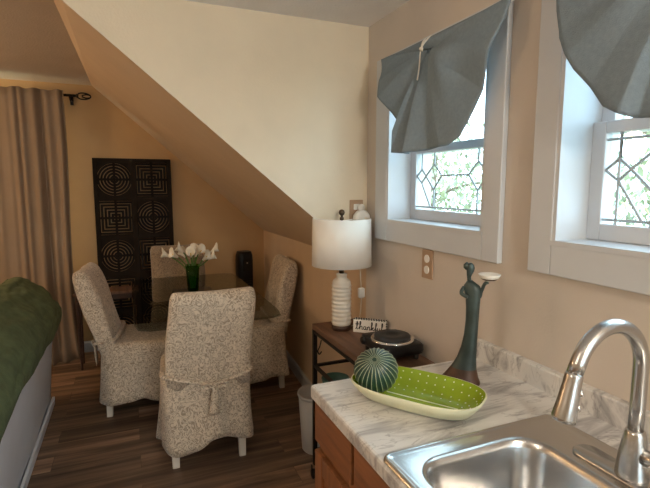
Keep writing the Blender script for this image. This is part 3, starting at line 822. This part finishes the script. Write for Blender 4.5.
# ------------------------------------------------------------------ base cabinets
KF, KE = .494, 1.222
def front(bm, y0, y1, z0, z1, mi=0):
    """raised panel front facing -x"""
    box(bm, (KF - .018, y0, z0), (KF, y1, z1), .004)
def cabinet(name, y0, y1, label, n=1):
    t = thing(name, label, 'cabinet', (0, 0, 0))
    bm = BM()
    box(bm, (KF, y0, .10), (XW - .004, y1, .66)); box(bm, (KF, y0, .66), (KF + .02, y1, .880))
    box(bm, (KF + .02, y1 - .018, .66), (XW - .004, y1, .880)); box(bm, (KF + .02, y0, .66), (XW - .004, y0 + .018, .880)); box(bm, (XW - .022, y0 + .018, .66), (XW - .004, y1 - .018, .880))
    box(bm, (KF + .07, y0, 0), (XW - .004, y1, .10)); obj('carcass', bm, M['oakv'], t)
    Y0, Y1 = y0, y1
    for k_ in range(n):
        y0 = Y0 + (Y1 - Y0)*k_/n; y1 = Y0 + (Y1 - Y0)*(k_ + 1)/n
        bm = BM(); front(bm, y0 + .012, y1 - .004, .758, .876); d = obj('drawer_front', bm, M['oak'], t)
        bm = BM(); a, b, c, e = y0 + .012, y1 - .004, .135, .728
        s = .055
        box(bm, (KF - .018, a, c), (KF, a + s, e), .003); box(bm, (KF - .018, b - s, c), (KF, b, e), .003); box(bm, (KF - .018, a + s, c), (KF, b - s, c + s), .003); box(bm, (KF - .018, a + s, e - s), (KF, b - s, e), .003)
        box(bm, (KF - .010, a + s, c + s), (KF, b - s, e - s)); box(bm, (KF - .016, a + s + .02, c + s + .02), (KF - .009, b - s - .02, e - s - .02), .005)
        obj('door', bm, M['oakv'], t)
cabinet('base_cabinet', .966, KE, 'narrow honey oak base cabinet at the end of the counter')
cabinet('base_cabinet', .02, .964, 'wide honey oak base cabinet under the sink', 2)

# ------------------------------------------------------------------ worktop
CF, CE, CT = .470, 1.232, .92
SX0, SX1, SYA, SYB = .515, .925, .02, .790    # cutout
bm = BM()
y0 = 0.0
def ctop(a, b, bev=0): box(bm, (a[0], a[1], CT - .036), (b[0], b[1], CT))
# front strip with a rounded edge, drawn as a profile
prof = [(CF, CT - .036), (CF, CT - .008), (CF + .0025, CT - .0025), (CF + .008, CT), (SX0, CT), (SX0, CT - .036)]
loft(bm, [[(x, y, z) for x, z in prof] for y in (y0, CE)])
ctop((SX0, SYB), (XW - .004, CE)); ctop((SX1, y0), (XW - .004, SYB)); ctop((SX0, y0), (SX1, SYA))
t = thing('worktop', 'grey-veined white marble laminate worktop with a low backsplash', 'worktop', (0, 0, 0))
obj('slab', bm, M['marble'], t)
bm = BM()
prof = [(XW - .002, CT), (XW - .024, CT), (XW - .024, CT + .060), (XW - .021, CT + .065), (XW - .002, CT + .065)]
loft(bm, [[(x, y, z) for x, z in prof] for y in (y0, CE)]); obj('backsplash', bm, M['marble'], t)

# ------------------------------------------------------------------ sink
t = thing('kitchen_sink', 'stainless steel drop-in sink in the marble worktop', 'sink', (0, 0, 0))
bm = BM()
def rr(x0, x1, y0, y1, z, r, n=10):
    out = []
    for cx, cy, a0 in ((x1 - r, y1 - r, 0), (x0 + r, y1 - r, PI/2), (x0 + r, y0 + r, PI), (x1 - r, y0 + r, 1.5*PI)):
        for k in range(n + 1):
            a = a0 + PI/2*k/n; out.append((cx + r*math.cos(a), cy + r*math.sin(a), z))
    return out
o_ = (.474, .968, .03, .831)
def inset(b, d): return (b[0] + d, b[1] - d, b[2] + d, b[3] - d)
bb = (.520, .842, .10, .778)
R = []
for d, z in ((0, .9205), (.002, .925), (.006, .9275), (.011, .9265), (.016, .9245), (.022, .9245)): R.append(rr(*inset(o_, d), z, max(.010, .024 - d)))
for d, z, r in ((-.006, .9245, .075), (0, .9235, .07), (.005, .918, .066), (.009, .905, .064), (.016, .84, .06), (.024, .775, .055), (.034, .757, .05), (.052, .748, .04), (.10, .745, .03)): R.append(rr(*inset(bb, d), z, r))
loft(bm, R, (False, True)); obj('basin', bm, M['steel'], t, True)
bm = BM(); lathe(bm, [(.044, .745), (.044, .7475), (.036, .748), (.030, .7445), (.004, .7445)], 32, (.69, .44, 0)); obj('drain', bm, M['chrome'], t, True)

# ------------------------------------------------------------------ faucet
FX, FY = .893, .565
t = thing('kitchen_faucet', 'brushed nickel gooseneck pull-down faucet on the sink deck', 'faucet', (FX, FY, .925))
bm = BM(); loft(bm, [rr(-.030, .030, -.125, .125, z, .0295, 8) if d == 0 else rr(-.030 + d, .030 - d, -.125 + d, .125 - d, z, .0295 - d, 8) for d, z in ((0, 0), (0, .004), (.004, .0075))]); obj('deck_plate', bm, M['nickel'], t, True)
bm = BM(); lathe(bm, [(.030, .006), (.030, .012), (.028, .03), (.0255, .055), (.0215, .082), (.0185, .098), (.017, .102), (.015, .104)], 32); obj('body', bm, M['nickel'], t, True)
bm = BM(); r_ = .088; zc = .233
pts = [(0, 0, .098), (0, 0, .15), (0, 0, .20)] + [(-r_ + r_*math.cos(a), 0, zc + r_*math.sin(a)) for a in [math.radians(k*8) for k in range(0, 21)]]
_d = (Vector(pts[-1]) - Vector(pts[-2])).normalized(); pts.append(tuple(Vector(pts[-1]) + _d*.020))
tube(bm, pts, .0138, 20); obj('spout', bm, M['nickel'], t, True)
pe = Vector(pts[-1]); dd = (Vector(pts[-1]) - Vector(pts[-2])).normalized(); dd = Vector((dd.x*.55, 0, dd.z)).normalized()
bm = BM(); tube(bm, [pe + dd*s for s in (-.002, .002, .006, .02, .05, .078, .084, .086)], [.014, .0152, .0152, .0158, .0178, .0208, .0205, .017], 28); sp = obj('spray_head', bm, M['nickel'], t, True)
bm = BM(); sdv = Vector((dd.z, 0, -dd.x)); sdv = -sdv if sdv.x < 0 else sdv
bc = pe + dd*.05
for s in (-.014, .012):
    c = bc + dd*s + Vector((.0165 + s*.05, -.006, 0))
    lathe(bm, [(.003, -.004), (.008, -.002), (.0085, .002), (.004, .005)], 14, c, axis='X')
obj('spray_button', bm, M['chrome'], sp, True)
bm = BM(); tube(bm, [(.0, -.018, .055), (.006, -.042, .057), (.008, -.055, .058)], [.016, .016, .014], 20); tube(bm, [(.008, -.050, .060), (.02, -.075, .085), (.03, -.105, .115)], [.008, .007, .006], 12); obj('handle', bm, M['nickel'], t, True)

# ------------------------------------------------------------------ green dotted tray
tx, ty_ = .688, 1.014
t = thing('serving_tray', 'long lime green dotted tray with cream outside on the worktop', 'tray', (tx, ty_, CT), math.radians(-55))
HL, HW = .179, .104
def tring(f, z, n=72, e=2.9):
    return srect(HL*f - (1 - f)*.0, HW*f if f > .8 else HW*f, 0, 0, z, n, e)
def ring2(d, z, n=72, e=2.9): return srect(HL - d, HW - d, 0, 0, z, n, e)
bm = BM(); loft(bm, [ring2(.060, .0), ring2(.050, .002), ring2(.028, .012), ring2(.008, .036), ring2(.0, .050), ring2(.001, .053), ring2(.0035, .053)], (True, False)); obj('outer_shell', bm, M['tray_out'], t, True)
bm = BM(); Rin = [(.0035, .053), (.007, .049), (.016, .034), (.034, .014), (.052, .008), (.075, .007)]
loft(bm, [ring2(d, z) for d, z in Rin], (False, True)); inner = obj('inner_glaze', bm, M['tray_green'], t, True)
bm = BM(); rnd = random.Random(4)
def inner_pt(a, d):
    for (d0, z0), (d1, z1) in zip(Rin, Rin[1:]):
        if d0 <= d <= d1:
            z = z0 + (z1 - z0)*(d - d0)/(d1 - d0); break
    else: z = .007
    c, s = math.cos(a), math.sin(a); k = (abs(c)**2.9 + abs(s)**2.9)**(-1/2.9)
    return Vector(((HL - d)*c*k, (HW - d)*s*k, z))
for d, m_ in ((.010, 44), (.022, 40), (.038, 36), (.055, 30)):
    for k in range(m_):
        # equal arc-length spacing approximated by jittered angle on the long oval
        u = (k + .5*((int(d*1000)) % 2))/m_
        a = math.atan2(math.sin(2*PI*u)*HW, math.cos(2*PI*u)*HL) if True else 0
        a = math.atan2(math.sin(2*PI*u), math.cos(2*PI*u)*1.0)
        p = inner_pt(a, d); q1 = inner_pt(a + .02, d); q2 = inner_pt(a, d + .004)
        u_ = (q1 - p).normalized(); v_ = (q2 - p).normalized(); nn = u_.cross(v_).normalized()
        if nn.z < 0: nn = -nn
        bm.faces.new([bm.verts.new(p + nn*.0006 + (u_*math.cos(2*PI*i/8) + v_*math.sin(2*PI*i/8))*.0021) for i in range(8)])
for yy in (-.012, .012):
    box(bm, (-.09, yy - .0018, .0072), (.11, yy + .0018, .0082))
obj('dots', bm, M['dot'], inner)

# ------------------------------------------------------------------ ribbed ball
BX_, BY_, BZ_ = .6165, 1.106, CT + .0705
BR = .0605
t = thing('ribbed_ball', 'dark green ball with pale radiating ribs sitting in the tray', 'ornament', (BX_, BY_, BZ_))
t.rotation_euler = (math.radians(32), math.radians(-27), 0)
bm = BM(); nl = 208; rings = []
for k in range(1, 30):
    ph = -PI/2 + PI*k/30
    rings.append([(BR*math.cos(ph)*math.cos(2*PI*i/nl)*(1 + .014*math.cos(26*2*PI*i/nl)), BR*math.cos(ph)*math.sin(2*PI*i/nl)*(1 + .014*math.cos(26*2*PI*i/nl)), BR*.97*math.sin(ph)) for i in range(nl)])
loft(bm, rings); obj('sphere', bm, M['ballgreen'], t, True)
bm = BM()
for j in range(26):
    a = 2*PI*j/26
    pts = []; rs = []
    for k in range(15):
        ph = -1.25 + 2.72*k/14
        r = BR*1.013
        pts.append((r*math.cos(ph)*math.cos(a), r*math.cos(ph)*math.sin(a), r*.97*math.sin(ph)))
        rs.append(.0011*(.12 + .88*math.cos(ph)**.7 if math.cos(ph) > 0 else .12))
    tube(bm, pts, rs, 6)
obj('ribs', bm, M['rib'], t, True)

# ------------------------------------------------------------------ figurine holding a dish
GX, GY = .894, 1.088
t = thing('figurine', 'tall slender bronze figurine holding up a small white dish on the worktop', 'figurine', (GX, GY, CT))
# picture-right at this spot is +x / -y
rgt = Vector((.62, -.78, 0)); fwd = Vector((.78, .62, 0))
def frow(z, off, hw_, hd, n=28, e=2.3):
    c = rgt*off + Vector((0, 0, z))
    out = []
    for i in range(n):
        a = 2*PI*i/n
        out.append(c + rgt*hw_*math.cos(a) + fwd*hd*math.sin(a))
    return out
bm = BM()
spec = [(0, .000, .058, .036), (.006, .000, .058, .036), (.020, .003, .049, .032), (.045, .009, .037, .027), (.075, .016, .028, .023), (.11, .022, .0225, .019), (.15, .026, .0195, .0165), (.19, .028, .0185, .0155), (.23, .0285, .0195, .0155), (.26, .028, .0215, .016), (.282, .0265, .0245, .0165), (.294, .0235, .0225, .015), (.302, .0205, .014, .011), (.309, .0175, .007, .007)]
V = loft(bm, [frow(*s) for s in spec])
for f in bm.faces:
    z = f.calc_center_median().z
    f.material_index = 1 if z < .055 else 0
obj('robe', bm, [M['statue'], M['statue_b']], t, True)
bm = BM()
loft(bm, [frow(z, o, a, b, 20) for z, o, a, b in ((.303, .005, .006, .006), (.318, .003, .0058, .006), (.326, .004, .008, .008), (.335, .006, .0105, .0105), (.345, .007, .0115, .011), (.354, .007, .009, .0095), (.360, .006, .004, .004))])
loft(bm, [frow(z, o, a, b, 14) for z, o, a, b in ((.338, -.004, .003, .003), (.345, -.006, .008, .008), (.354, -.006, .008, .008), (.361, -.004, .003, .003))])
for v in bm.verts: v.co += rgt*.0115
obj('head', bm, M['statue'], t, True)
bm = BM(); tube(bm, cr([rgt*.030 + Vector((0, 0, .285)), rgt*.034 + Vector((0, 0, .262)), rgt*.038 + Vector((0, 0, .275)), rgt*.048 + fwd*-.004 + Vector((0, 0, .302)), rgt*.058 + fwd*-.004 + Vector((0, 0, .309))], 5), [.006]*10 + [.0052]*11, 8)
tube(bm, cr([rgt*-.010 + Vector((0, 0, .287)), rgt*-.014 + fwd*-.016 + Vector((0, 0, .272)), rgt*.006 + fwd*-.019 + Vector((0, 0, .262))], 5), .0055, 8)
for v in bm.verts: v.co += rgt*.0115
obj('arms', bm, M['statue'], t, True)
bm = BM(); c = rgt*.0715 + Vector((0, 0, 0)); lathe(bm, [(.010, .311), (.014, .312), (.026, .322), (.031, .331), (.029, .332), (.022, .326), (.003, .322)], 28, c); d = obj('dish', bm, M['dish'], t, True)
bm = BM(); lathe(bm, [(.0175, .3146), (.0235, .3186), (.0225, .3200)], 28, c, caps=(False, False)); obj('brown_band', bm, M['statue_b'], d, True)

# ------------------------------------------------------------------ gathered valances
PL1 = [(-1.7, 0), (-1.30, .034), (-1.0, .006), (-.62, .030), (-.40, .034), (-.16, .014), (.12, .060), (.18, .012), (.44, .052), (.49, -.006), (.75, .006), (1.12, .040), (1.7, 0)]
PL2 = [(-1.7, 0), (-1.2, .024), (-.9, .010), (-.50, .032), (-.35, .010), (.02, .022), (.22, .010), (.30, .040), (.62, .018), (.95, .026), (1.2, .010), (1.7, 0)]
def pleat(PL, a):
    for (a0, h0), (a1, h1) in zip(PL, PL[1:]):
        if a0 <= a <= a1:
            t = (a - a0)/(a1 - a0); t = .6*t + .4*t*t*(3 - 2*t); return h0 + (h1 - h0)*t
    return 0
def valance(cyy, left, right, label, PL):
    """left/right: outline offsets (dy, z) from the top corner down to the bottom, relative to the middle"""
    zt = 2.042
    t = thing('window_valance', label, 'valance', (XW - .022, cyy, zt))
    out = left + right          # polygon from the left top corner, under, to the right top corner
    pts = [Vector((0, a, b)) for a, b in out]
    # resample the outline
    dense = []
    for a, b in zip(pts, pts[1:]):
        L_ = max(2, int((b - a).length/.004))
        for k in range(L_): dense.append(a.lerp(b, k/L_))
    dense.append(pts[-1])
    K = Vector((0, 0.0, -.035))
    nr = 26
    rows = []
    for p in dense:
        row = []
        d = p - K
        ang = math.atan2(d.y, -d.z)
        for j in range(nr + 1):
            f = j/nr
            g = K + d*(.03 + .97*f)
            r = d.length*f
            q = (f**.8)*min(1, (1.62 - abs(ang))*4) if abs(ang) < 1.62 else 0
            puff = .045*math.exp(-((ang + 1.0)/.35)**2 - ((f - .38)/.2)**2) + .012*math.exp(-((ang - .9)/.3)**2 - ((f - .45)/.25)**2)
            x = -.012 - .020*math.sin(min(1, f*1.2)*PI/2) - q*pleat(PL, ang) - puff
            row.append((x, g.y, g.z))
        rows.append(row)
    bm = BM(); loft(bm, rows, (False, False), closed=False)
    # band along the top, from corner to corner and down to the knot
    yl, yr = out[0][0], out[-1][0]
    rr_ = []
    for k in range(41):
        f = k/40; y = yl + (yr - yl)*f
        e = 1 - abs(2*f - 1)
        drop = .035*e
        rr_.append([(-.014 - .012*math.sin(q/6*PI), y, out[0][1]*(1 - f) + out[-1][1]*f - drop*q/6*1.25) for q in range(7)])
    loft(bm, rr_, (False, False), closed=False)
    o = obj('cloth', bm, M['valance'], t, True); md = o.modifiers.new('s', 'SOLIDIFY'); md.thickness = .003
    bm = BM(); tube(bm, [(-.010, yl, -.003), (-.010, yr, -.003)], .006, 8); obj('rod', bm, M['plastic'], t, True)
    bm = BM()
    tube(bm, cr([(-.012, .012, .004), (-.034, .004, -.012), (-.046, -.004, -.035), (-.046, .003, -.060), (-.044, .010, -.100), (-.050, .012, -.15)], 5), .0028, 6)
    tube(bm, cr([(-.012, -.016, .004), (-.034, -.012, -.015), (-.046, -.008, -.035), (-.050, -.016, -.052)], 5), .0035, 6)
    lathe(bm, [(.002, -.008), (.007, -.004), (.007, .004), (.002, .008)], 10, (-.048, -.006, -.042), axis='Y')
    obj('tie_cord', bm, M['cordwhite'], t, True)
LEFT = [(.322, 0), (.280, -.165), (.134, -.325), (.150, -.408)]
RIGHT = [(.060, -.418), (-.20, -.405), (-.255, -.382), (-.285, -.340), (-.390, -.125), (-.430, 0)]
valance(1.530, LEFT, RIGHT, 'blue-grey gathered valance over the window nearer the lamp', PL1)
LEFT2 = [(.335, 0), (.315, -.10), (.296, -.172), (.240, -.262), (.150, -.362), (.085, -.396)]
RIGHT2 = [(-.02, -.405), (-.165, -.395), (-.230, -.345), (-.345, -.12), (-.375, 0)]
valance(.620, LEFT2, RIGHT2, 'blue-grey gathered valance over the window above the sink', PL2)
